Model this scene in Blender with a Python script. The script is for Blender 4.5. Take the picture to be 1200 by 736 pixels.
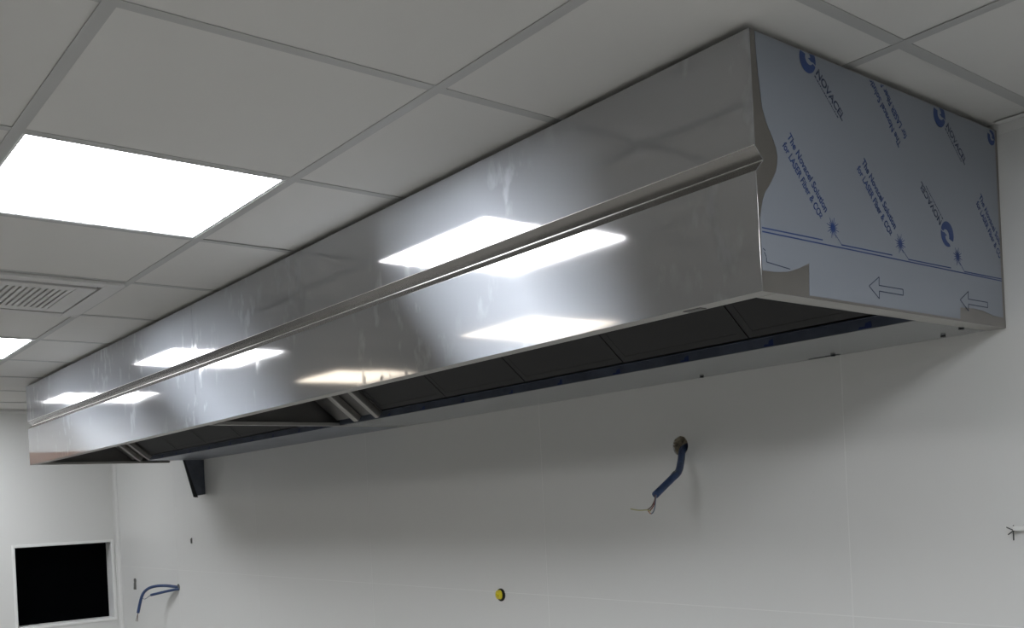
import bpy, bmesh, math, random
from mathutils import Vector, Matrix
S = bpy.context.scene
for o in list(bpy.data.objects): bpy.data.objects.remove(o)
C = S.collection
Z0 = 2.6                                  # ceiling height; most z values below are given relative to the ceiling

# ---------------------------------------------------------------- camera
cd = bpy.data.cameras.new('camera'); cam = bpy.data.objects.new('camera', cd); C.objects.link(cam)
F, YAW, PITCH, ROLL = 1151.27, -0.896704, -0.0016016, -0.0496686
CXP, CYP = -8.4914, 219.4565
fw = Vector((math.sin(YAW)*math.cos(PITCH), math.cos(YAW)*math.cos(PITCH), math.sin(PITCH)))
r0 = Vector((math.cos(YAW), -math.sin(YAW), 0)); u0 = r0.cross(fw)
rt = math.cos(ROLL)*r0 + math.sin(ROLL)*u0; up = -math.sin(ROLL)*r0 + math.cos(ROLL)*u0
cam.matrix_world = Matrix(((rt.x, up.x, -fw.x, 1.00803), (rt.y, up.y, -fw.y, -2.26708), (rt.z, up.z, -fw.z, Z0-0.782574), (0, 0, 0, 1)))
cd.sensor_fit = 'HORIZONTAL'; cd.sensor_width = 36; cd.lens = F*36/1200
cd.shift_x = -CXP/1200; cd.shift_y = CYP/1200; cd.clip_start = 0.05
S.camera = cam

# ---------------------------------------------------------------- light and exposure
w = bpy.data.worlds.new('world'); S.world = w; w.use_nodes = True
w.node_tree.nodes['Background'].inputs[0].default_value = (0.5, 0.5, 0.5, 1)
w.node_tree.nodes['Background'].inputs[1].default_value = 0.02
S.view_settings.view_transform = 'Standard'; S.view_settings.look = 'None'
S.view_settings.gamma = 1; S.view_settings.use_curve_mapping = False
S.view_settings.exposure = 2.42
PANEL = 4.2                               # radiance of the ceiling light panels

# ---------------------------------------------------------------- materials
def mat(name, col, rough=0.5, metal=0.0, spec=0.5, noise=None, bump=None, emit=None):
    m = bpy.data.materials.new(name); m.use_nodes = True
    nt = m.node_tree; b = nt.nodes['Principled BSDF']
    b.inputs['Base Color'].default_value = (*col, 1)
    b.inputs['Roughness'].default_value = rough; b.inputs['Metallic'].default_value = metal
    b.inputs['Specular IOR Level'].default_value = spec
    if emit:
        b.inputs['Emission Color'].default_value = (*emit[0], 1); b.inputs['Emission Strength'].default_value = emit[1]
    if noise or bump:
        g = nt.nodes.new('ShaderNodeNewGeometry')
    if noise:                             # (scale, amount)
        n = nt.nodes.new('ShaderNodeTexNoise'); n.inputs['Scale'].default_value = noise[0]; n.inputs['Detail'].default_value = 6
        nt.links.new(g.outputs['Position'], n.inputs['Vector'])
        r = nt.nodes.new('ShaderNodeValToRGB')
        a = noise[1]
        r.color_ramp.elements[0].position = 0.3; r.color_ramp.elements[1].position = 0.7
        r.color_ramp.elements[0].color = (*[c*(1-a) for c in col], 1); r.color_ramp.elements[1].color = (*[min(1, c*(1+a)) for c in col], 1)
        nt.links.new(n.outputs['Fac'], r.inputs['Fac']); nt.links.new(r.outputs['Color'], b.inputs['Base Color'])
    if bump:                              # (scale, strength, distance)
        n = nt.nodes.new('ShaderNodeTexNoise'); n.inputs['Scale'].default_value = bump[0]; n.inputs['Detail'].default_value = 4
        nt.links.new(g.outputs['Position'], n.inputs['Vector'])
        bp = nt.nodes.new('ShaderNodeBump'); bp.inputs['Strength'].default_value = bump[1]; bp.inputs['Distance'].default_value = bump[2]
        nt.links.new(n.outputs['Fac'], bp.inputs['Height']); nt.links.new(bp.outputs['Normal'], b.inputs['Normal'])
    return m

def brushed_steel(name, base=(0.64, 0.62, 0.60), sharp=0.06, wide=0.38, mix=0.54, smudge=True):
    """horizontally brushed sheet steel: a crisp lobe plus a lobe smeared across the grain, with hand marks"""
    m = bpy.data.materials.new(name); m.use_nodes = True; nt = m.node_tree; N = nt.nodes; L = nt.links
    out = N['Material Output']; a = N['Principled BSDF']; b = N.new('ShaderNodeBsdfAnisotropic')
    tg = N.new('ShaderNodeCombineXYZ'); tg.inputs[0].default_value = 1
    g = N.new('ShaderNodeNewGeometry')
    a.inputs['Metallic'].default_value = 1; a.inputs['Roughness'].default_value = sharp
    b.inputs['Roughness'].default_value = wide; b.inputs['Anisotropy'].default_value = 0.86
    L.new(tg.outputs[0], b.inputs['Tangent'])
    a.inputs['Base Color'].default_value = (*base, 1)
    b.inputs['Color'].default_value = (base[0]*0.96, base[1]*1.05, base[2]*1.18, 1)
    mp = N.new('ShaderNodeMapping'); mp.inputs['Scale'].default_value = (3, 3, 900)
    L.new(g.outputs['Position'], mp.inputs['Vector'])
    n = N.new('ShaderNodeTexNoise'); n.inputs['Scale'].default_value = 1; n.inputs['Detail'].default_value = 3
    L.new(mp.outputs[0], n.inputs['Vector'])
    bp = N.new('ShaderNodeBump'); bp.inputs['Strength'].default_value = 0.12; bp.inputs['Distance'].default_value = 0.0002
    L.new(n.outputs['Fac'], bp.inputs['Height'])
    # slow waviness of the sheet
    n2 = N.new('ShaderNodeTexNoise'); n2.inputs['Scale'].default_value = 2.2; n2.inputs['Detail'].default_value = 1
    L.new(g.outputs['Position'], n2.inputs['Vector'])
    b2 = N.new('ShaderNodeBump'); b2.inputs['Strength'].default_value = 0.25; b2.inputs['Distance'].default_value = 0.006
    L.new(n2.outputs['Fac'], b2.inputs['Height']); L.new(b2.outputs['Normal'], bp.inputs['Normal'])
    L.new(b2.outputs['Normal'], a.inputs['Normal']); L.new(bp.outputs['Normal'], b.inputs['Normal'])
    fac = N.new('ShaderNodeMath'); fac.operation = 'ADD'; fac.inputs[0].default_value = mix; fac.inputs[1].default_value = 0; fac.use_clamp = True
    if smudge:                            # wiped finger marks: short steep streaks inside larger patches
        m1 = N.new('ShaderNodeMapping'); m1.inputs['Scale'].default_value = (24, 24, 11); m1.inputs['Rotation'].default_value = (0, 0.35, 0)
        L.new(g.outputs['Position'], m1.inputs['Vector'])
        s1 = N.new('ShaderNodeTexNoise'); s1.inputs['Scale'].default_value = 1; s1.inputs['Detail'].default_value = 5; L.new(m1.outputs[0], s1.inputs['Vector'])
        s2 = N.new('ShaderNodeTexNoise'); s2.inputs['Scale'].default_value = 2.6; s2.inputs['Detail'].default_value = 2; L.new(g.outputs['Position'], s2.inputs['Vector'])
        r1 = N.new('ShaderNodeValToRGB'); r1.color_ramp.elements[0].position = 0.56; r1.color_ramp.elements[1].position = 0.68; L.new(s1.outputs['Fac'], r1.inputs['Fac'])
        r2 = N.new('ShaderNodeValToRGB'); r2.color_ramp.elements[0].position = 0.50; r2.color_ramp.elements[1].position = 0.62; L.new(s2.outputs['Fac'], r2.inputs['Fac'])
        sx_ = N.new('ShaderNodeSeparateXYZ'); L.new(g.outputs['Position'], sx_.inputs[0])      # heavier handling beside the near end
        ed = N.new('ShaderNodeMapRange'); ed.inputs['From Min'].default_value = -0.150; ed.inputs['From Max'].default_value = -0.140; ed.inputs['To Max'].default_value = 0.75; L.new(sx_.outputs[0], ed.inputs['Value'])
        pm = N.new('ShaderNodeMath'); pm.operation = 'MAXIMUM'; L.new(r2.outputs['Color'], pm.inputs[0]); L.new(ed.outputs[0], pm.inputs[1])
        for (px_, pz_, pr_) in ((-1.06, -0.37, 0.22), (-2.52, -0.28, 0.30), (-0.66, -0.09, 0.10)):    # rubbed patches
            vd = N.new('ShaderNodeVectorMath'); vd.operation = 'DISTANCE'; vd.inputs[1].default_value = (px_, -0.888, Z0+pz_); L.new(g.outputs['Position'], vd.inputs[0])
            mr = N.new('ShaderNodeMapRange'); mr.inputs['From Min'].default_value = pr_; mr.inputs['From Max'].default_value = pr_*0.4; L.new(vd.outputs['Value'], mr.inputs['Value'])
            p2 = N.new('ShaderNodeMath'); p2.operation = 'MAXIMUM'; L.new(pm.outputs[0], p2.inputs[0]); L.new(mr.outputs[0], p2.inputs[1]); pm = p2
        mu = N.new('ShaderNodeMath'); mu.operation = 'MULTIPLY'; L.new(r1.outputs['Color'], mu.inputs[0]); L.new(pm.outputs[0], mu.inputs[1])
        mm = N.new('ShaderNodeMath'); mm.operation = 'MULTIPLY'; mm.inputs[1].default_value = 0.20; L.new(mu.outputs[0], mm.inputs[0]); L.new(mm.outputs[0], fac.inputs[1])
        rr = N.new('ShaderNodeMath'); rr.operation = 'MULTIPLY_ADD'; rr.inputs[1].default_value = 0.16; rr.inputs[2].default_value = sharp
        L.new(mu.outputs[0], rr.inputs[0]); L.new(rr.outputs[0], a.inputs['Roughness'])
    mx = N.new('ShaderNodeMixShader'); L.new(fac.outputs[0], mx.inputs[0]); L.new(a.outputs[0], mx.inputs[1]); L.new(b.outputs[0], mx.inputs[2])
    L.new(mx.outputs[0], out.inputs['Surface'])
    return m

M = dict(
    wall=mat('wall_panel_white', (0.70, 0.70, 0.68), 0.38, bump=(6, 0.05, 0.004)),
    joint=mat('joint_sealant', (0.78, 0.78, 0.76), 0.4), frame=mat('window_frame_white', (0.84, 0.84, 0.82), 0.4),
    trim=mat('white_trim', (0.80, 0.80, 0.78), 0.35),
    tile=mat('ceiling_tile_white', (0.72, 0.71, 0.68), 0.85, bump=(220, 0.12, 0.0006), noise=(1.5, 0.02)),
    bar=mat('ceiling_grid_grey_white', (0.50, 0.50, 0.485), 0.5),
    dark=mat('ceiling_void', (0.03, 0.03, 0.03), 0.9),
    floor=mat('grey_floor', (0.33, 0.32, 0.30), 0.5, noise=(3, 0.1)),
    led=mat('lit_diffuser', (0.8, 0.8, 0.8), 0.5, emit=((0.92, 0.95, 1.0), PANEL)),
    ledw=mat('lit_diffuser_warm', (0.8, 0.8, 0.8), 0.5, emit=((1.0, 0.90, 0.76), PANEL*0.2)),
    alu=mat('white_powder_coat', (0.78, 0.78, 0.77), 0.4),
    vent=mat('vent_plastic', (0.66, 0.65, 0.63), 0.45),
    slot=mat('vent_slot_dark', (0.05, 0.05, 0.055), 0.7),
    front=brushed_steel('brushed_steel'),
    sheet=brushed_steel('plain_sheet_steel', (0.50, 0.49, 0.47), 0.22, 0.35, 0.3, False),
    fold=mat('shaded_groove_steel', (0.36, 0.35, 0.335), 0.26, 1.0), glint=mat('edge_glint_steel', (0.85, 0.84, 0.82), 0.28, 1.0),  # groove steel darkened for shade; bright steel for the added edge glints
    side=mat('side_steel', (0.29, 0.275, 0.26), 0.38, 1.0, noise=(9, 0.06)),
    lip=mat('folded_lip_steel', (0.50, 0.49, 0.465), 0.42, 1.0),
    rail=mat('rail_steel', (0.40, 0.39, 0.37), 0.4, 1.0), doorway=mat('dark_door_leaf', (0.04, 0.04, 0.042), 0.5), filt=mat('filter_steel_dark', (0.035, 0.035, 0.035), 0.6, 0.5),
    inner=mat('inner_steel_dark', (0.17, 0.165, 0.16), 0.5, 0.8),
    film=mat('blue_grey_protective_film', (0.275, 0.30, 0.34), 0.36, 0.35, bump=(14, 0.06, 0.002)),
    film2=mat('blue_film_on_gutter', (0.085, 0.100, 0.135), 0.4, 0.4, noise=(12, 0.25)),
    film3=mat('blue_film_on_plate', (0.27, 0.29, 0.33), 0.4, 0.5, noise=(8, 0.12)),
    scrap=mat('deep_blue_film_scrap', (0.015, 0.03, 0.12), 0.4),
    ink=mat('blue_print', (0.012, 0.042, 0.165), 0.4),
    ink2=mat('dark_print', (0.018, 0.032, 0.075), 0.4),
    black=mat('black_bracket', (0.006, 0.007, 0.009), 0.4),
    brk=mat('bracket_film', (0.075, 0.085, 0.105), 0.4, 0.2, noise=(20, 0.2)),
    cable=mat('blue_cable', (0.030, 0.060, 0.150), 0.45, noise=(60, 0.2)),
    concrete=mat('broken_plaster', (0.42, 0.37, 0.28), 0.9, noise=(60, 0.5), bump=(80, 0.8, 0.004)),
    hole=mat('dark_opening', (0.002, 0.003, 0.004), 0.6),
    screen=mat('black_glass', (0.0004, 0.0006, 0.001), 0.5, spec=0.02),
    red=mat('red_wire', (0.20, 0.04, 0.03), 0.4), brown=mat('brown_wire', (0.10, 0.05, 0.035), 0.4), grey=mat('grey_wire', (0.12, 0.15, 0.2), 0.4),
    yg=mat('yellow_green_wire', (0.38, 0.36, 0.16), 0.4), copper=mat('copper', (0.5, 0.3, 0.18), 0.35, 1),
    yellow=mat('yellow_plastic', (0.75, 0.62, 0.02), 0.4), plug=mat('grey_plug', (0.13, 0.13, 0.12), 0.6),
    wood=mat('brown_door', (0.30, 0.17, 0.10), 0.45, noise=(4, 0.15)),
    plugtape=mat('grey_tape', (0.16, 0.17, 0.19), 0.5), steel=mat('handle_steel', (0.6, 0.6, 0.6), 0.25, 1.0), gap_fill=mat('gap_shade_black', (0.012, 0.012, 0.014), 0.9),
)

# ---------------------------------------------------------------- builders
def wloc(p):
    v = Vector((0, 0, 0))
    while p is not None: v += p.location; p = p.parent
    return v
class MB:
    """collects geometry in world x, y and ceiling-relative z"""
    def __init__(s): s.v = []; s.f = []
    def poly(s, pts): n = len(s.v); s.v += [tuple(p) for p in pts]; s.f.append(tuple(range(n, n+len(pts))))
    def box(s, x0, x1, y0, y1, z0, z1):
        n = len(s.v)
        x0, x1 = sorted((x0, x1)); y0, y1 = sorted((y0, y1)); z0, z1 = sorted((z0, z1))
        s.v += [(x0,y0,z0),(x1,y0,z0),(x1,y1,z0),(x0,y1,z0),(x0,y0,z1),(x1,y0,z1),(x1,y1,z1),(x0,y1,z1)]
        s.f += [tuple(n+i for i in q) for q in ((0,3,2,1),(4,5,6,7),(0,1,5,4),(1,2,6,5),(2,3,7,6),(3,0,4,7))]
        return s
    def sheet_x(s, prof, x0, x1, t):
        """profile polyline in (y, z) run along x, given thickness t to its inner side"""
        n = len(prof); off = []
        for i, p in enumerate(prof):
            a = Vector(prof[max(0, i-1)]); b = Vector(prof[min(n-1, i+1)]); q = Vector(p)
            d1 = (q-a).normalized() if i else (b-q).normalized()
            d2 = (b-q).normalized() if i < n-1 else d1
            n1 = Vector((-d1.y, d1.x)); n2 = Vector((-d2.y, d2.x)); m = (n1+n2).normalized()
            off.append(q + m*t/max(0.3, m.dot(n1)))
        k = len(s.v)
        for x in (x0, x1):
            s.v += [(x, p[0], p[1]) for p in prof] + [(x, p.x, p.y) for p in off]
        for i in range(n-1):
            s.f += [(k+i, k+i+1, k+2*n+i+1, k+2*n+i), (k+n+i, k+3*n+i, k+3*n+i+1, k+n+i+1),
                    (k+i, k+n+i, k+n+i+1, k+i+1), (k+2*n+i, k+2*n+i+1, k+3*n+i+1, k+3*n+i)]
        s.f += [(k, k+2*n, k+3*n, k+n), (k+n-1, k+2*n-1, k+4*n-1, k+3*n-1)]
        return s
    def prism(s, pts, x0, x1):
        """polygon in (y, z) between two x planes"""
        n = len(pts); k = len(s.v)
        s.v += [(x0, p[0], p[1]) for p in pts] + [(x1, p[0], p[1]) for p in pts]
        s.f += [tuple(k+i for i in range(n)), tuple(k+2*n-1-i for i in range(n))]
        for i in range(n): j = (i+1) % n; s.f.append((k+i, k+n+i, k+n+j, k+j))
        return s
    def tube(s, pts, r, seg=12, caps=True):
        P = [Vector(p) for p in pts]; k = len(s.v); rr = r if isinstance(r, (list, tuple)) else [r]*len(P)
        prev = None
        for i, p in enumerate(P):
            d = (P[min(i+1, len(P)-1)] - P[max(i-1, 0)]).normalized()
            a = (prev - d*prev.dot(d)).normalized() if prev else d.orthogonal().normalized()
            prev = a; b = d.cross(a)
            s.v += [tuple(p + rr[i]*(math.cos(t)*a + math.sin(t)*b)) for t in [2*math.pi*j/seg for j in range(seg)]]
        for i in range(len(P)-1):
            for j in range(seg):
                q = (j+1) % seg
                s.f.append((k+i*seg+j, k+i*seg+q, k+(i+1)*seg+q, k+(i+1)*seg+j))
        if caps: s.f += [tuple(k+j for j in reversed(range(seg))), tuple(k+(len(P)-1)*seg+j for j in range(seg))]
        return s
    def plate_hole_y(s, x0, x1, z0, z1, y, cx, cz, r, depth):
        """wall plate in the y plane with a round hole and its sleeve"""
        N_ = 40; k = len(s.v); h = r*1.6
        for R_, yy in ((r, y), (r, y+depth)):
            s.v += [(cx+R_*math.cos(2*math.pi*i/N_), yy, cz+R_*math.sin(2*math.pi*i/N_)) for i in range(N_)]
        for i in range(N_):
            a = 2*math.pi*i/N_; c, q = math.cos(a), math.sin(a); m = h/max(abs(c), abs(q)); s.v.append((cx+c*m, y, cz+q*m))
        for i in range(N_):
            j = (i+1) % N_; s.f += [(k+i, k+2*N_+i, k+2*N_+j, k+j), (k+i, k+j, k+N_+j, k+N_+i)]
        a0, a1, b0, b1 = cx-h, cx+h, cz-h, cz+h
        for (p, q, u, v) in ((x0, a0, z0, z1), (a1, x1, z0, z1), (a0, a1, z0, b0), (a0, a1, b1, z1)):
            s.poly([(p, y, u), (q, y, u), (q, y, v), (p, y, v)])
        return s
    def build(s, name, material, parent=None, smooth=False, bevel=0, seg=2):
        off = wloc(parent); me = bpy.data.meshes.new(name)
        me.from_pydata([(a-off.x, b-off.y, c+Z0-off.z) for a, b, c in s.v], [], s.f)
        bm = bmesh.new(); bm.from_mesh(me); bmesh.ops.recalc_face_normals(bm, faces=bm.faces); bm.to_mesh(me); bm.free()
        if smooth: me.shade_smooth()
        me.materials.append(material)
        o = bpy.data.objects.new(name, me); C.objects.link(o); o.parent = parent
        if bevel:
            md = o.modifiers.new('edge', 'BEVEL'); md.width = bevel; md.segments = seg; md.limit_method = 'ANGLE'; md.angle_limit = 0.35
        return o
def thing(name, loc, label, cat, group=None):
    o = bpy.data.objects.new(name, None); C.objects.link(o); o.location = (loc[0], loc[1], loc[2]+Z0)
    o.empty_display_size = 0.1; tag(o, label, cat, group); return o
def tag(o, label, cat, group=None):
    o['label'] = label; o['category'] = cat
    if group: o['group'] = group
    return o
def struct(o): o['kind'] = 'structure'; return o

# room extents
XL, XR, YB, YF, ZF = -6.361, 3.6, 0.0, -6.0, -Z0
GX, GY = -0.5034, -1.1743                 # one crossing of the ceiling grid, module 0.6 m
# ---------------------------------------------------------------- structure: ceiling
ceil = struct(MB().box(XL-0.1, XR+0.1, YF-0.1, YB+0.1, 0.16, 0.22).build('ceiling', M['dark']))
LIGHTS = [(-1.4034, -1.4743, 0), (-3.8034, -1.4743, 0), (-5.6034, -1.4743, 0), (-2.6034, -2.6743, 1), (-4.4034, -2.6743, 1),
          (0.9966, -1.4743, 0), (-0.2034, -2.6743, 0), (2.1966, -2.6743, 0)]  # these panels are unseen, added for the light and shadows on the wall
VENT = (-2.6034, -1.4743)
used = {(round((x-GX)/0.6-0.5), round((y-GY)/0.6-0.5)) for x, y, _ in LIGHTS} | {(round((VENT[0]-GX)/0.6-0.5), round((VENT[1]-GY)/0.6-0.5))}
xs = [XL] + [GX+0.6*k for k in range(-9, 7) if XL+0.05 < GX+0.6*k < XR-0.05] + [XR]
ys = [YF] + [GY+0.6*k for k in range(-9, 3) if YF+0.05 < GY+0.6*k < YB-0.02] + [YB]
rnd = random.Random(4); tile_me = None
for i in range(len(xs)-1):
    for j in range(len(ys)-1):
        cx, cy = (xs[i]+xs[i+1])/2, (ys[j]+ys[j+1])/2
        if (round((cx-GX)/0.6-0.5), round((cy-GY)/0.6-0.5)) in used and abs(xs[i+1]-xs[i]-0.6) < 0.01 and abs(ys[j+1]-ys[j]-0.6) < 0.01: continue
        lift = rnd.uniform(0.0009, 0.0032)
        g = 0.005
        mb = MB().box(xs[i]+g, xs[i+1]-g, ys[j]+g, ys[j+1]-g, lift, lift+0.015)
        full = abs(xs[i+1]-xs[i]-0.6) < 0.01 and abs(ys[j+1]-ys[j]-0.6) < 0.01
        if full and tile_me is None:
            t = MB().box(-0.295, 0.295, -0.295, 0.295, 0, 0.015).build('ceiling_tile', M['tile'], None); t.parent = ceil
            tile_me = t.data; t.data.transform(Matrix.Translation((0, 0, -Z0))); t.location = (cx, cy, Z0+lift)
        elif full:
            t = bpy.data.objects.new('ceiling_tile', tile_me); C.objects.link(t); t.parent = ceil; t.location = (cx, cy, Z0+lift)
        else:
            mb.build('ceiling_tile', M['tile'], ceil)
for y in ys[1:-1]: MB().box(XL, XR, y-0.012, y+0.012, -0.0004, 0.0009).build('grid_bar', M['bar'], ceil)
for x in xs[1:-1]: MB().box(x-0.012, x+0.012, YF, YB, 0.0, 0.0010).build('grid_bar', M['bar'], ceil)

# ---------------------------------------------------------------- structure: walls, floor
floor = struct(MB().box(XL-0.1, XR+0.1, YF-0.1, YB+0.1, ZF-0.06, ZF).build('floor', M['floor']))
wb = struct(MB().box(XL-0.1, XR+0.1, 0.112, 0.15, ZF, 0.16).build('wall_back', M['wall']))
JX = [XL] + [-0.4177+1.1939*k for k in range(-4, 4)] + [XR]
JX = [x for x in JX if XL <= x <= XR]; JZ = [ZF, -1.1267, 0.06]
HX, HZ, HR = -0.970, -0.647, 0.030
for i in range(len(JX)-1):
    for j in range(2):
        x0, x1, z0, z1 = JX[i]+0.001, JX[i+1]-0.001, JZ[j]+0.001, JZ[j+1]-0.001
        if j == 1 and x0 < HX < x1:
            m_ = MB().plate_hole_y(x0, x1, z0, z1, 0.0, HX, HZ, HR, 0.008); m_.build('wall_panel', M['wall'], wb)
        else: MB().box(x0, x1, 0.0, 0.008, z0, z1).build('wall_panel', M['wall'], wb)
for x in JX[1:-1]: MB().box(x-0.0012, x+0.0012, -0.0006, 0.006, ZF, 0.05).build('joint_strip', M['joint'], wb)
MB().box(XL, XR, -0.0007, 0.006, -1.1279, -1.1255).build('joint_strip', M['joint'], wb)
# rough plaster lining of the drilled hole
mb = MB(); n_, d_ = 40, 5
for k in range(d_+1):
    for i in range(n_):
        a = 2*math.pi*i/n_; r = HR*(1.02 - 0.10*k/d_) + (rnd.uniform(-0.0025, 0.0015) if k else 0.0)
        mb.v.append((HX+r*math.cos(a), 0.0005+0.040*k/d_, HZ+r*math.sin(a)))
for k in range(d_):
    for i in range(n_):
        j = (i+1) % n_; mb.f.append((k*n_+i, k*n_+j, (k+1)*n_+j, (k+1)*n_+i))
mb.f.append(tuple(range(d_*n_, d_*n_+n_)))
mb.build('hole_lining', M['concrete'], wb)

OY0, OY1, OZ0, OZ1 = -0.700, -0.055, -1.497, -0.945       # dark opening in the left wall
wl = MB()
wl.box(XL-0.06, XL, YF, OY0, ZF, 0.06); wl.box(XL-0.06, XL, OY1, YB+0.05, ZF, 0.06)
wl.box(XL-0.06, XL, OY0, OY1, ZF, OZ0); wl.box(XL-0.06, XL, OY0, OY1, OZ1, 0.06)
wl = struct(wl.build('wall_left', M['wall']))
struct(MB().box(XR, XR+0.1, YF-0.1, YB+0.1, ZF, 0.16).build('wall_right', M['wall']))
struct(MB().box(XL-0.1, XR+0.1, YF-0.1, YF, ZF, 0.16).build('wall_front', M['wall']))
# window (serving opening) with white frame, deep reveal and black panel
wn = struct(MB().box(XL-0.13, XL-0.12, OY0-0.02, OY1+0.02, OZ0-0.02, OZ1+0.02).build('window_1', M['screen']))
rv = MB()
rv.box(XL-0.12, XL+0.002, OY0-0.003, OY0+0.003, OZ0-0.003, OZ1+0.003); rv.box(XL-0.12, XL+0.002, OY1-0.003, OY1+0.003, OZ0-0.003, OZ1+0.003)
rv.box(XL-0.12, XL+0.002, OY0, OY1, OZ0-0.003, OZ0+0.003); rv.box(XL-0.12, XL+0.002, OY0, OY1, OZ1-0.003, OZ1+0.003)
rv.build('reveal', M['alu'], wn)
fr = 0.017
MB().box(XL, XL+0.005, OY0-fr, OY0-0.001, OZ0-fr, OZ1+fr).build('window_frame', M['frame'], wn, bevel=0.001)
MB().box(XL, XL+0.005, OY1+0.001, OY1+fr, OZ0-fr, OZ1+fr).build('window_frame', M['frame'], wn, bevel=0.001)
MB().box(XL, XL+0.005, OY0-0.001, OY1+0.001, OZ0-fr, OZ0-0.001).build('window_frame', M['frame'], wn, bevel=0.001)
MB().box(XL, XL+0.005, OY0-0.001, OY1+0.001, OZ1+0.001, OZ1+fr).build('window_frame', M['frame'], wn, bevel=0.001)
# unseen door along the left wall, guessed and shaped for its reflection in the hood
dr = struct(MB().box(XL+0.001, XL+0.012, -2.02, -1.24, ZF, -0.393).build('added_door_1', M['doorway']))
MB().box(XL+0.001, XL+0.02, -2.12, -1.14, -0.392, -0.300).build('door_header', M['wood'], dr)
MB().box(XL+0.001, XL+0.02, -1.239, -1.14, ZF, -0.393).build('door_jamb', M['doorway'], dr)
MB().box(XL+0.001, XL+0.02, -2.12, -2.021, ZF, -0.393).build('door_jamb', M['doorway'], dr)
MB().tube([(XL+0.012, -1.30, -1.55), (XL+0.055, -1.30, -1.55), (XL+0.058, -1.32, -1.55), (XL+0.058, -1.43, -1.55)], 0.009).build('door_handle', M['steel'], dr, True)
# corner profile and perimeter trims
mb = MB(); k_ = 8
pts = [(XL, 0.0), (XL+0.026, 0.0)] + [(XL+0.025-0.022*math.sin(a), -0.025+0.022*math.cos(a)) for a in [math.pi/2*i/k_ for i in range(k_+1)]] + [(XL, -0.026)]
n_ = len(pts); mb.v = [(p[0], p[1]-0.001, z) for z in (ZF, -0.022) for p in pts]
mb.f = [tuple(range(n_)), tuple(range(2*n_-1, n_-1, -1))] + [(i, (i+1) % n_, n_+(i+1) % n_, n_+i) for i in range(n_)]
struct(mb.build('trim_1', M['wall']))
struct(MB().sheet_x([(-0.024, -0.0005), (-0.0005, -0.0005), (-0.0005, -0.022)], 0.004, XR, 0.001).build('trim_2', M['trim']))
struct(MB().sheet_x([(-0.024, -0.0005), (-0.0005, -0.0005), (-0.0005, -0.022)], XL, -5.004, 0.001).build('trim_3', M['trim']))
struct(MB().box(XL, XL+0.0012, YF, -0.001, -0.022, -0.0004).box(XL, XL+0.024, YF, -0.001, -0.0016, -0.0004).build('trim_4', M['trim']))

# ---------------------------------------------------------------- ceiling lights
lab = ['lit square ceiling panel, the large one in front of the hood', 'lit square ceiling panel beyond the air vent, cut by the left picture edge',
       'farthest lit ceiling panel near the left wall, mirrored in the hood', 'warm lit ceiling panel in the second row, nearer the camera',
       'warm lit ceiling panel in the second row, nearer the left wall',
       'added unseen lit ceiling panel right of the picture, near the hood end with the blue-grey film', 'added unseen lit ceiling panel nearly above the camera, in the second row',
       'rightmost lit ceiling panel, added unseen out of the picture in the second row']
for i, (x, y, wrm) in enumerate(LIGHTS):
    lb = lab[i]
    t = thing('ceiling_light', (x, y, 0.0), lb, 'ceiling light', 'square light panels in the ceiling')
    a, b = 0.2975, 0.281
    f = MB(); z0, z1 = 0.0012, 0.012
    f.box(x-a, x+a, y-a, y-b, z0, z1).box(x-a, x+a, y+b, y+a, z0, z1).box(x-a, x-b, y-b, y+b, z0, z1).box(x+b, x+a, y-b, y+b, z0, z1)
    f.build('frame', M['alu'], t)
    MB().box(x-b, x+b, y-b, y+b, 0.003, 0.010).build('diffuser', M['ledw' if wrm else 'led'], t)

# ---------------------------------------------------------------- air vent (cassette)
vx, vy = VENT
t = thing('air_vent', (vx, vy, 0), 'white square ceiling air vent with slatted centre grille and narrow air slots', 'air vent')
f = MB(); a, bx, by, cx_, cy_, g = 0.292, 0.243, 0.232, 0.214, 0.224, 0.160; zf = -0.012
f.box(vx-a, vx+a, vy-a, vy-by, zf, 0.0).box(vx-a, vx+a, vy+by, vy+a, zf, 0.0).box(vx-a, vx-bx, vy-by, vy+by, zf, 0.0).box(vx+bx, vx+a, vy-by, vy+by, zf, 0.0)
f.build('outer_frame', M['vent'], t, bevel=0.002)
MB().box(vx-bx+0.0005, vx+bx-0.0005, vy-by+0.0005, vy+by-0.0005, 0.004, 0.012).build('slot_back', M['slot'], t)
f = MB()
f.box(vx-cx_, vx+cx_, vy-cy_, vy-g, zf-0.001, 0.002).box(vx-cx_, vx+cx_, vy+g, vy+cy_, zf-0.001, 0.002).box(vx-cx_, vx-g, vy-g, vy+g, zf-0.001, 0.002).box(vx+g, vx+cx_, vy-g, vy+g, zf-0.001, 0.002)
f.build('grille_panel', M['vent'], t, bevel=0.0015)
MB().box(vx-g, vx+g, vy-g, vy+g, -0.0035, 0.001).build('grille_back', M['bar'], t)
sl = None
for k in range(16):
    yy = vy-g+0.010+0.02*k
    o = MB().box(vx-g, vx+g, yy-0.0062, yy+0.0062, zf-0.001, -0.004).build('slat', M['vent'], t) if sl is None else None
    if sl is None: sl = o; y00 = yy
    else:
        o = sl.copy(); C.objects.link(o); o.parent = t; o.location = (0, yy-y00, 0)

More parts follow.
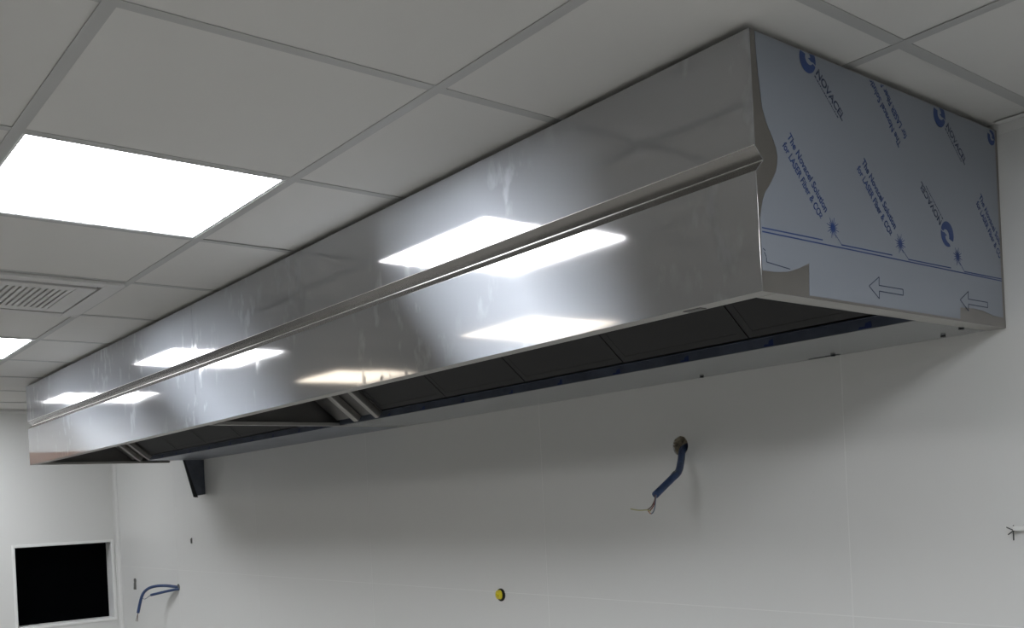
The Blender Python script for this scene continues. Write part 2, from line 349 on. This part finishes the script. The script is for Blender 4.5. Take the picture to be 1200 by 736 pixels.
# ---------------------------------------------------------------- the extractor hood: two joined units
D, HH = 0.888, 0.454
TOP = -0.012
FRONT = [(-0.850, TOP), (-D, TOP), (-D, -0.209), (-0.8665, -0.2305), (-D, -0.2515), (-0.8862, -HH), (-0.848, -HH), (-0.848, -HH+0.012)]
SIDE = [(-D+0.0015, TOP), (-D+0.0015, -0.209), (-0.865, -0.2305), (-D+0.0015, -0.2515), (-0.8845, -HH)]
def hood(x1, x0, label, right):
    """x1 = right end, x0 = left end"""
    t = thing('extractor_hood', ((x0+x1)/2, -0.44, -HH), label, 'extractor hood', None)
    e = 0.0008
    X0, X1 = x0+e, x1-(0.0 if right else e)
    fp = MB().sheet_x(FRONT, X0, X1, 0.0012).build('front_panel', M['front'], t, bevel=0.0018, seg=4)
    fp.data.materials.append(M['fold']); fp.data.materials.append(M['lip'])
    for pl in fp.data.polygons:
        if abs(pl.normal.x) < 0.1 and 0.3 < abs(pl.normal.z) < 0.95: pl.material_index = 1
        if pl.normal.z < -0.95 and pl.center.z < 0.05: pl.material_index = 2
    for yy, zz, rr_ in ((-D-0.0001, -0.2086, 0.0008), (-0.8672, -0.2305, 0.0007)):
        MB().tube([(X0+0.001, yy, zz), (X1-0.001, yy, zz)], rr_, 8).build('edge_glint', M['glint'], t)  # bright tubes added to draw glints along the folds
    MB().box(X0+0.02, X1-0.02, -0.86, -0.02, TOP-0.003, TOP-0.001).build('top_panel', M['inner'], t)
    MB().box(X0+0.04, X1-0.02, -0.865, -0.01, TOP-0.001, 0.0).build('gap_shade_filler', M['gap_fill'], t)  # black filler standing in for the shaded gap under the ceiling
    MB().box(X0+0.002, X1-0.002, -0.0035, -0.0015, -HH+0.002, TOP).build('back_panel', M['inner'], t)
    # right end plate with its flange
    back = -0.0015
    pr = SIDE + [(back, -HH), (back, TOP)]
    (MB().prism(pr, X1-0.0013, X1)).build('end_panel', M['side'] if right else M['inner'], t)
    if right:
        MB().box(X1-0.042, X1-0.0013, -0.846, back, -HH, -HH+0.0012).box(X1-0.042, X1-0.0408, -0.846, -0.32, -HH, -HH+0.012).build('bottom_lip', M['lip'], t)
    # left end plate
    if right:
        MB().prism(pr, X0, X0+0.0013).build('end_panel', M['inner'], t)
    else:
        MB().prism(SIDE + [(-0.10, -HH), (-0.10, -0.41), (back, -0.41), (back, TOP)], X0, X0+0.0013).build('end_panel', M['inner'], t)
    yb = back if right else -0.10
    MB().box(X0+0.0013, X0+0.030, -0.846, yb, -HH, -HH+0.0012).box(X0+0.0288, X0+0.030, -0.846, yb if not right else -0.31, -HH, -HH+0.012).build('bottom_lip', M['lip'], t)
    # flat plate and gutter along the wall
    bx0 = X0+0.03 if right else X0+0.26
    bx1 = X1-0.043 if right else X1-0.0015
    bf = -0.315
    MB().box(bx0, bx1, bf, back, -HH+0.0004, -HH+0.0020).build('bottom_plate', M['sheet'] if right else M['film3'], t)
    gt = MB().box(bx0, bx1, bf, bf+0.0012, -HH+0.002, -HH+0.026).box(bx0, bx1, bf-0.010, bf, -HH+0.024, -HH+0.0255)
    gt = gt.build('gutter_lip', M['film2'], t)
    xx = bx1-0.13
    while xx > bx0+0.1:
        wd = rnd.uniform(0.018, 0.034); hh = rnd.uniform(0.010, 0.016); zz = -HH+0.003
        mb = MB(); q = [(xx, zz), (xx+wd, zz), (xx+wd*0.95, zz+hh), (xx+wd*0.55, zz+hh*0.8), (xx+wd*0.5, zz+hh*0.3), (xx+wd*0.1, zz+hh*0.35)]
        k = len(q); mb.v = [(a_, bf-0.0008, b_) for a_, b_ in q] + [(a_, bf-0.0001, b_) for a_, b_ in q]
        mb.f = [tuple(range(k)), tuple(range(2*k-1, k-1, -1))] + [(i, (i+1) % k, k+(i+1) % k, k+i) for i in range(k)]
        mb.build('film_scrap', M['scrap'], gt); xx -= rnd.uniform(0.19, 0.27)
    # sloping filter bank
    A = Vector((-0.335, -0.425)); B = Vector((-0.80, -0.050)); dd = (B-A); Ld = dd.length; dn = dd/Ld; nn = Vector((-dn.y, dn.x))*-1
    if nn.y > 0: nn = -nn
    def sl_box(mb, xa, xb, s0, s1, h0, h1):
        k = len(mb.v)
        for x in (xa, xb):
            for s_, h_ in ((s0, h0), (s1, h0), (s1, h1), (s0, h1)):
                p = A + dn*s_ + nn*h_; mb.v.append((x, p.x, p.y))
        mb.f += [(k, k+1, k+2, k+3), (k+7, k+6, k+5, k+4), (k, k+4, k+5, k+1), (k+1, k+5, k+6, k+2), (k+2, k+6, k+7, k+3), (k+3, k+7, k+4, k)]
        return mb
    fx0 = X0+0.385; nf = 5; wd = (X1-0.03-fx0)/nf
    for i in range(nf):
        a_, b_ = fx0+i*wd+0.002, fx0+(i+1)*wd-0.002
        mb = MB(); sl_box(mb, a_, b_, 0, Ld, 0, 0.002)
        sl_box(mb, a_, a_+0.02, 0, Ld, 0.002, 0.0026); sl_box(mb, b_-0.02, b_, 0, Ld, 0.002, 0.0026); sl_box(mb, a_+0.02, b_-0.02, 0, 0.02, 0.002, 0.0026); sl_box(mb, a_+0.02, b_-0.02, Ld-0.02, Ld, 0.002, 0.0026)
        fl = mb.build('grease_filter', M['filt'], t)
    # blanking strip at the left of the bank, with two bright rails
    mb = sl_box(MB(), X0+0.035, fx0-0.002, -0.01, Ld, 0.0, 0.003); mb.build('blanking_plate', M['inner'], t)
    mb = sl_box(MB(), X0+0.195, X0+0.228, -0.012, Ld, 0.004, 0.030); mb.build('filter_rail', M['rail'], t, bevel=0.003)
    mb = sl_box(MB(), X0+0.352, X0+0.378, -0.012, Ld, 0.004, 0.030); mb.build('filter_rail', M['rail'], t, bevel=0.003)
    return t
h1 = hood(0.0, -2.4995, 'nearer stainless steel hood section with printed blue-grey film on its end', True)
h2 = hood(-2.4995, -4.9985, 'farther stainless steel hood section, reaching towards the left wall', False)
# small clip plate on the front lip of the near section
MB().box(-0.185, -0.145, -0.874, -0.856, -HH-0.0012, -HH-0.0001).build('clip_plate', M['inner'], h1)
for x, y in ((-0.42, -0.03), (-0.045, -0.115), (-0.85, -0.03), (-0.12, -0.05)):
    MB().tube([(x, y, -HH-0.0001), (x, y, -HH-0.004)], 0.006, 10).build('rivet', M['black'], h1)
MB().box(-0.50, -0.41, -0.020, -0.012, -HH-0.0006, -HH+0.0002).build('printed_mark', M['black'], h1)

# film on the right end, torn at the front edge, the front bottom and the rear bottom
curve = [(-0.874, -0.014), (-0.872, -0.06), (-0.868, -0.098), (-0.863, -0.140), (-0.853, -0.165), (-0.838, -0.187), (-0.829, -0.203), (-0.826, -0.217), (-0.828, -0.232), (-0.834, -0.246), (-0.850, -0.268), (-0.866, -0.285), (-0.874, -0.300), (-0.8835, -0.330)]
poly = curve + [(-0.884, -0.419), (-0.850, -0.4185), (-0.812, -0.414), (-0.778, -0.404), (-0.748, -0.392), (-0.752, -0.4495), (-0.210, -0.4495), (-0.208, -0.425), (-0.150, -0.4225), (-0.106, -0.424), (-0.060, -0.431), (-0.014, -0.432), (-0.012, -0.014)]
film = MB().prism(poly, 0.0002, 0.0006).build('protective_film', M['film'], h1)
film['label'] = 'blue-grey protective film with diagonal blue printing and torn edges'
PX = 0.0007
def flat(name, polys, material, clampz=-0.0145):
    mb = MB()
    for pl in polys:
        pl = [(a, min(b, clampz)) for a, b in pl]; mb.prism(pl, PX, PX+0.0002)
    return mb.build(name, material, film)
def print_text(s, p0, p1, height, material, cut_y=None, cut_z=None):
    cu = bpy.data.curves.new('t', 'FONT'); cu.body = s; cu.size = 1; cu.extrude = 0; cu.offset = 0.022
    ob = bpy.data.objects.new('t', cu); C.objects.link(ob); bpy.context.view_layer.update()
    dg = bpy.context.evaluated_depsgraph_get(); me = bpy.data.meshes.new_from_object(ob.evaluated_get(dg))
    bpy.data.objects.remove(ob); bpy.data.curves.remove(cu)
    xs_ = [v.co.x for v in me.vertices]; x0, x1 = min(xs_), max(xs_)
    p0, p1 = Vector(p0), Vector(p1); d = p1-p0; L_ = d.length; d /= L_; u = Vector((-d.y, d.x)); k = L_/(x1-x0); off = wloc(film)
    for v in me.vertices:
        a = p0 + d*(v.co.x-x0)*k + u*v.co.y*height
        v.co = Vector((PX-off.x, a.x-off.y, a.y+Z0-off.z))
    bm = bmesh.new(); bm.from_mesh(me)
    for co, no in (((0, cut_y-off.y, 0) if cut_y is not None else None, (0, 1, 0)), ((0, 0, cut_z+Z0-off.z) if cut_z is not None else None, (0, 0, 1))):
        if co: bmesh.ops.bisect_plane(bm, geom=bm.verts[:]+bm.edges[:]+bm.faces[:], plane_co=co, plane_no=no, clear_outer=True)
    r = bmesh.ops.extrude_face_region(bm, geom=bm.faces[:])
    bmesh.ops.translate(bm, verts=[g_ for g_ in r['geom'] if isinstance(g_, bmesh.types.BMVert)], vec=(0.0002, 0, 0))
    bmesh.ops.recalc_face_normals(bm, faces=bm.faces)
    bm.to_mesh(me); bm.free(); me.materials.clear(); me.materials.append(material); me.name = 'printed_text'
    o = bpy.data.objects.new('printed_text', me); C.objects.link(o); o.parent = film
    return o
def baseline(a, b, drop):               # the measured points run through the letters' middle: shift to the baseline
    a, b = Vector(a), Vector(b); d = (b-a).normalized(); u = Vector((-d.y, d.x)); return tuple(a-u*drop), tuple(b-u*drop)
HT = 0.0205
for a, b, s, kw in (((-0.791, -0.173), (-0.686, -0.290), 'The Novacel Solution', {}), ((-0.806, -0.191), (-0.708, -0.300), 'for LASER Fiber & CO', {}),
                ((-0.558, -0.176), (-0.452, -0.289), 'The Novacel Solution', {}), ((-0.575, -0.192), (-0.474, -0.300), 'for LASER Fiber & CO', {}),
                ((-0.096, -0.171), (0.009, -0.287), 'The Novacel Solution', dict(cut_y=-0.013)), ((-0.110, -0.188), (-0.012, -0.297), 'for LASER Fiber & CO', dict(cut_y=-0.013)),
                ((-0.421, -0.124), (-0.526, -0.007), 'The Novacel Solution', dict(cut_z=-0.016)), ((-0.397, -0.104), (-0.500, 0.010), 'for LASER Fiber & CO', dict(cut_z=-0.016))):
    p, q = baseline(a, b, HT*0.35); print_text(s, p, q, HT, M['ink'], **kw)
for a in ((-0.7115, -0.3015), (-0.4775, -0.3015)):
    print_text('2', a, (a[0]+0.0058, a[1]-0.0064), 0.013, M['ink'])
for a, b in (((-0.694, -0.040), (-0.616, -0.110)), ((-0.226, -0.0425), (-0.153, -0.110)), ((-0.274, -0.257), (-0.350, -0.187))):
    p, q = baseline(a, b, 0.008); print_text('NOVACEL', p, q, 0.021, M['ink2'])
    d = (Vector(q)-Vector(p)).normalized(); u = Vector((-d.y, d.x)); st = Vector(p) - u*0.0075; L_ = (Vector(q)-Vector(p)).length*0.84
    pls = []; s_ = 0.0; r2 = random.Random(2)
    while s_ < L_:
        w_ = r2.uniform(0.0012, 0.0055); c0 = st + d*s_; h_ = r2.uniform(0.0016, 0.003)
        pls.append([tuple(c0), tuple(c0+d*w_), tuple(c0+d*w_+u*h_), tuple(c0+u*h_)]); s_ += w_+0.0014
    flat('printed_small_line', pls, M['ink2'])
def emblem(cy, cz, R, ang):
    def pt(r, a, ox=0, oy=0):
        x, y = ox*R + r*R*math.cos(math.radians(a)), oy*R + r*R*math.sin(math.radians(a))
        c, s_ = math.cos(ang), math.sin(ang); return (cy + x*c - y*s_, cz + x*s_ + y*c)
    A_ = [pt(1, a) for a in range(150, 341, 10)] + [pt(0.52, a, 0.22, 0.16) for a in range(320, 150, -10)]
    B_ = [pt(1, a) for a in range(-14, 118, 8)] + [(pt(0.80, 112)), pt(0.62, 90), pt(0.50, 60), pt(0.42, 30), pt(0.10, 60), pt(0.22, 10), pt(0.42, -12), pt(0.72, -8)]
    flat('printed_emblem', [A_, B_], M['ink'])
emblem(-0.723, -0.026, 0.0245, math.radians(0)); emblem(-0.258, -0.030, 0.0245, math.radians(0)); emblem(-0.030, -0.033, 0.017, 0.0)
emblem(-0.249, -0.276, 0.0265, math.radians(180))
def seg_(a, b, w_):
    a, b = Vector(a), Vector(b); d = (b-a).normalized(); u = Vector((-d.y, d.x))*w_/2
    return [tuple(a-u), tuple(b-u), tuple(b+u), tuple(a+u)]
LW = 0.0024
flat('printed_line', [seg_((-0.880, -0.3535), (-0.013, -0.3500), LW)], M['ink'])
for a, b in ((-0.880, -0.703), (-0.644, -0.470), (-0.410, -0.240), (-0.184, -0.013)):
    flat('printed_line', [seg_((a, -0.3470), (b, -0.3455), LW)], M['ink'])
for (sy, sz), ex in (((-0.669, -0.319), -0.644), ((-0.438, -0.319), -0.410), ((-0.209, -0.318), -0.184)):
    flat('printed_line', [seg_((sy+0.008, sz-0.012), (ex, -0.3462), 0.0010)], M['ink'])
    pls = [[(sy+0.0055*math.cos(2*math.pi*i/16), sz+0.0055*math.sin(2*math.pi*i/16)) for i in range(16)]]
    for i in range(16):
        a = 2*math.pi*i/16+0.1; r = 0.020 if i % 2 else 0.0145
        c = Vector((math.cos(a), math.sin(a))); n2 = Vector((-c.y, c.x))*0.0008; p = Vector((sy, sz))
        pls.append([tuple(p+c*0.0056-n2*1.4), tuple(p+c*r-n2*0.5), tuple(p+c*r+n2*0.5), tuple(p+c*0.0056+n2*1.4)])
    flat('printed_star', pls, M['ink'])
def arrow(y0, z0, s=1.0, part=False):
    P = [(0, 0), (0.037, 0.021), (0.035, 0.0045), (0.122, 0.005), (0.122, -0.0065), (0.035, -0.0065), (0.034, -0.021)]
    pls = [seg_((y0+P[i][0]*s, z0+P[i][1]*s), (y0+P[(i+1) % 7][0]*s, z0+P[(i+1) % 7][1]*s), 0.0019) for i in range(7)]
    flat('printed_arrow', pls, M['ink2'])
arrow(-0.558, -0.414); arrow(-0.207, -0.409)
flat('printed_arrow', [seg_((-0.877, -0.388), (-0.872, -0.395), 0.0017), seg_((-0.872, -0.396), (-0.872, -0.404), 0.0017), seg_((-0.872, -0.404), (-0.806, -0.409), 0.0017), seg_((-0.880, -0.382), (-0.874, -0.385), 0.0017)], M['ink2'])

# ---------------------------------------------------------------- wall bracket under the far end of the hood
t = thing('wall_bracket', (-4.69, 0, -0.68), 'dark tapered metal wall bracket under the far end of the hood', 'bracket')
bp_ = [(-0.002, -0.456), (-0.128, -0.456), (-0.075, -0.676), (-0.060, -0.679), (-0.048, -0.668), (-0.002, -0.662)]
MB().prism(bp_, -4.683, -4.680).build('gusset', M['brk'], t)
pc = [(-0.128, -0.456), (-0.075, -0.676), (-0.048, -0.679), (-0.062, -0.640), (-0.084, -0.570), (-0.104, -0.500), (-0.118, -0.457)]
MB().prism(pc, -4.6797, -4.676).build('edge_fold', M['black'], t)
MB().box(-4.76, -4.683, -0.006, -0.001, -0.660, -0.456).build('wall_flange', M['black'], t)

# ---------------------------------------------------------------- cables and small fixings
def smooth(pts, n=8):
    P = [Vector(p) for p in pts]; out = []
    for i in range(len(P)-1):
        a, b, c, d = P[max(i-1, 0)], P[i], P[i+1], P[min(i+2, len(P)-1)]
        for k in range(n):
            s_ = k/n; out.append(0.5*((2*b)+(c-a)*s_+(2*a-5*b+4*c-d)*s_*s_+(3*b-a-3*c+d)*s_**3))
    out.append(P[-1]); return out
t = thing('cable', (HX, 0, HZ), 'thick blue cable hanging from the round hole, with stripped wire ends', 'cable')
CP = [(-0.922, -0.055, -0.694), (-0.886, -0.110, -0.727), (-0.873, -0.155, -0.747), (-0.869, -0.200, -0.772), (-0.864, -0.235, -0.790)]
path = smooth([(-0.972, 0.036, -0.648), (-0.962, 0.0, -0.660)] + CP)
MB().tube(path, 0.0104, 16).build('sheath', M['cable'], t, True)
MB().tube([(-0.8825, -0.125, -0.7335), (-0.8775, -0.140, -0.7405)], 0.0109, 16).build('tape', M['plugtape'], t, True)
e0 = Vector((-0.864, -0.235, -0.790))
for mt, pts in (('brown', [e0, (-0.864, -0.240, -0.806), (-0.872, -0.245, -0.822), (-0.882, -0.250, -0.830)]),
                ('red', [e0+Vector((0.002, 0, 0)), (-0.862, -0.241, -0.810), (-0.868, -0.246, -0.826), (-0.880, -0.25, -0.836)]),
                ('grey', [e0+Vector((0.003, 0, 0)), (-0.859, -0.241, -0.806), (-0.859, -0.246, -0.826), (-0.862, -0.25, -0.838), (-0.868, -0.251, -0.842)]),
                ('yg', [(-0.870, -0.25, -0.834), (-0.884, -0.252, -0.831), (-0.905, -0.262, -0.831), (-0.928, -0.270, -0.826)]),
                ('copper', [(-0.868, -0.251, -0.842), (-0.874, -0.251, -0.839), (-0.878, -0.251, -0.833)])):
    MB().tube(smooth(pts, 5), 0.0016, 6).build('wire', M[mt], t, True)
t = thing('cable', (-5.194, 0, -1.247), 'thin pair of blue cables curving out of the wall by the dark opening', 'cable')
A_ = [(-5.206, 0.004, -1.238), (-5.28, -0.05, -1.226), (-5.36, -0.09, -1.228), (-5.43, -0.12, -1.246), (-5.47, -0.145, -1.290), (-5.49, -0.17, -1.400)]
B_ = [(-5.190, 0.004, -1.247), (-5.26, -0.04, -1.258), (-5.43, -0.10, -1.287)]
MB().tube(smooth(A_), 0.0095, 12).build('sheath', M['cable'], t, True)
MB().tube(smooth(B_), 0.0085, 12).build('sheath', M['cable'], t, True)
MB().tube(smooth([(-5.43, -0.10, -1.287), (-5.46, -0.11, -1.30), (-5.50, -0.12, -1.315), (-5.53, -0.13, -1.305)], 5), 0.0022, 6).build('wire', M['grey'], t, True)
for dx in (-0.02, 0.004): MB().tube(smooth([(-5.49, -0.17, -1.40), (-5.495+dx*0.5, -0.172, -1.425), (-5.495+dx*1.3, -0.175, -1.455)], 4), 0.002, 6).build('wire', M['brown'], t, True)
# grommet ring where they leave the wall
MB().tube([(-5.20, 0.003, -1.236), (-5.20, -0.004, -1.236)], 0.020, 16).build('grommet', M['plug'], t)

t = thing('capped_outlet', (-1.88, 0, -1.137), 'small yellow cap in a dark ring on the wall', 'wall cap')
MB().tube([(-1.878, 0.003, -1.137), (-1.878, -0.003, -1.137)], 0.024, 24).build('ring', M['black'], t)
MB().tube([(-1.882, -0.003, -1.136), (-1.884, -0.014, -1.136)], [0.0185, 0.016], 20).build('cap', M['yellow'], t)
MB().tube([(-1.884, -0.014, -1.136), (-1.886, -0.020, -1.136)], 0.006, 12).build('plug_pin', M['yellow'], t)
o = MB().tube([(-6.033, 0.003, -1.222), (-6.033, -0.008, -1.222)], 0.016, 12).tube([(-6.033, -0.002, -1.236), (-6.033, -0.006, -1.285)], 0.011, 8).build('wall_plug', M['plug'])
tag(o, 'grey plug in the wall left of the pair of blue cables', 'wall plug', 'wall plugs')
o = MB().tube([(-4.935, 0.002, -0.925), (-4.935, -0.006, -0.930), (-4.935, -0.005, -0.955)], 0.005, 8).build('wall_plug', M['plug'])
tag(o, 'tiny grey plug in the wall below the bracket', 'wall plug', 'wall plugs')
t = thing('cable_stub', (0.0, 0, -0.905), 'small frayed dark wire stub on the wall at the right picture edge', 'wire stub')
MB().box(0.000, 0.075, -0.016, -0.001, -0.908, -0.898).build('shadow_band_strip', M['trim'], t)  # added strip standing in for a grey shadow band
MB().tube([(-0.001, -0.010, -0.896), (-0.001, -0.012, -0.93)], 0.0013, 6).build('wire', M['black'], t)
MB().tube([(-0.001, -0.010, -0.908), (-0.012, -0.02, -0.900)], 0.0012, 6).build('wire', M['black'], t)
MB().tube([(-0.001, -0.010, -0.908), (-0.010, -0.018, -0.917)], 0.0012, 6).build('wire', M['black'], t)
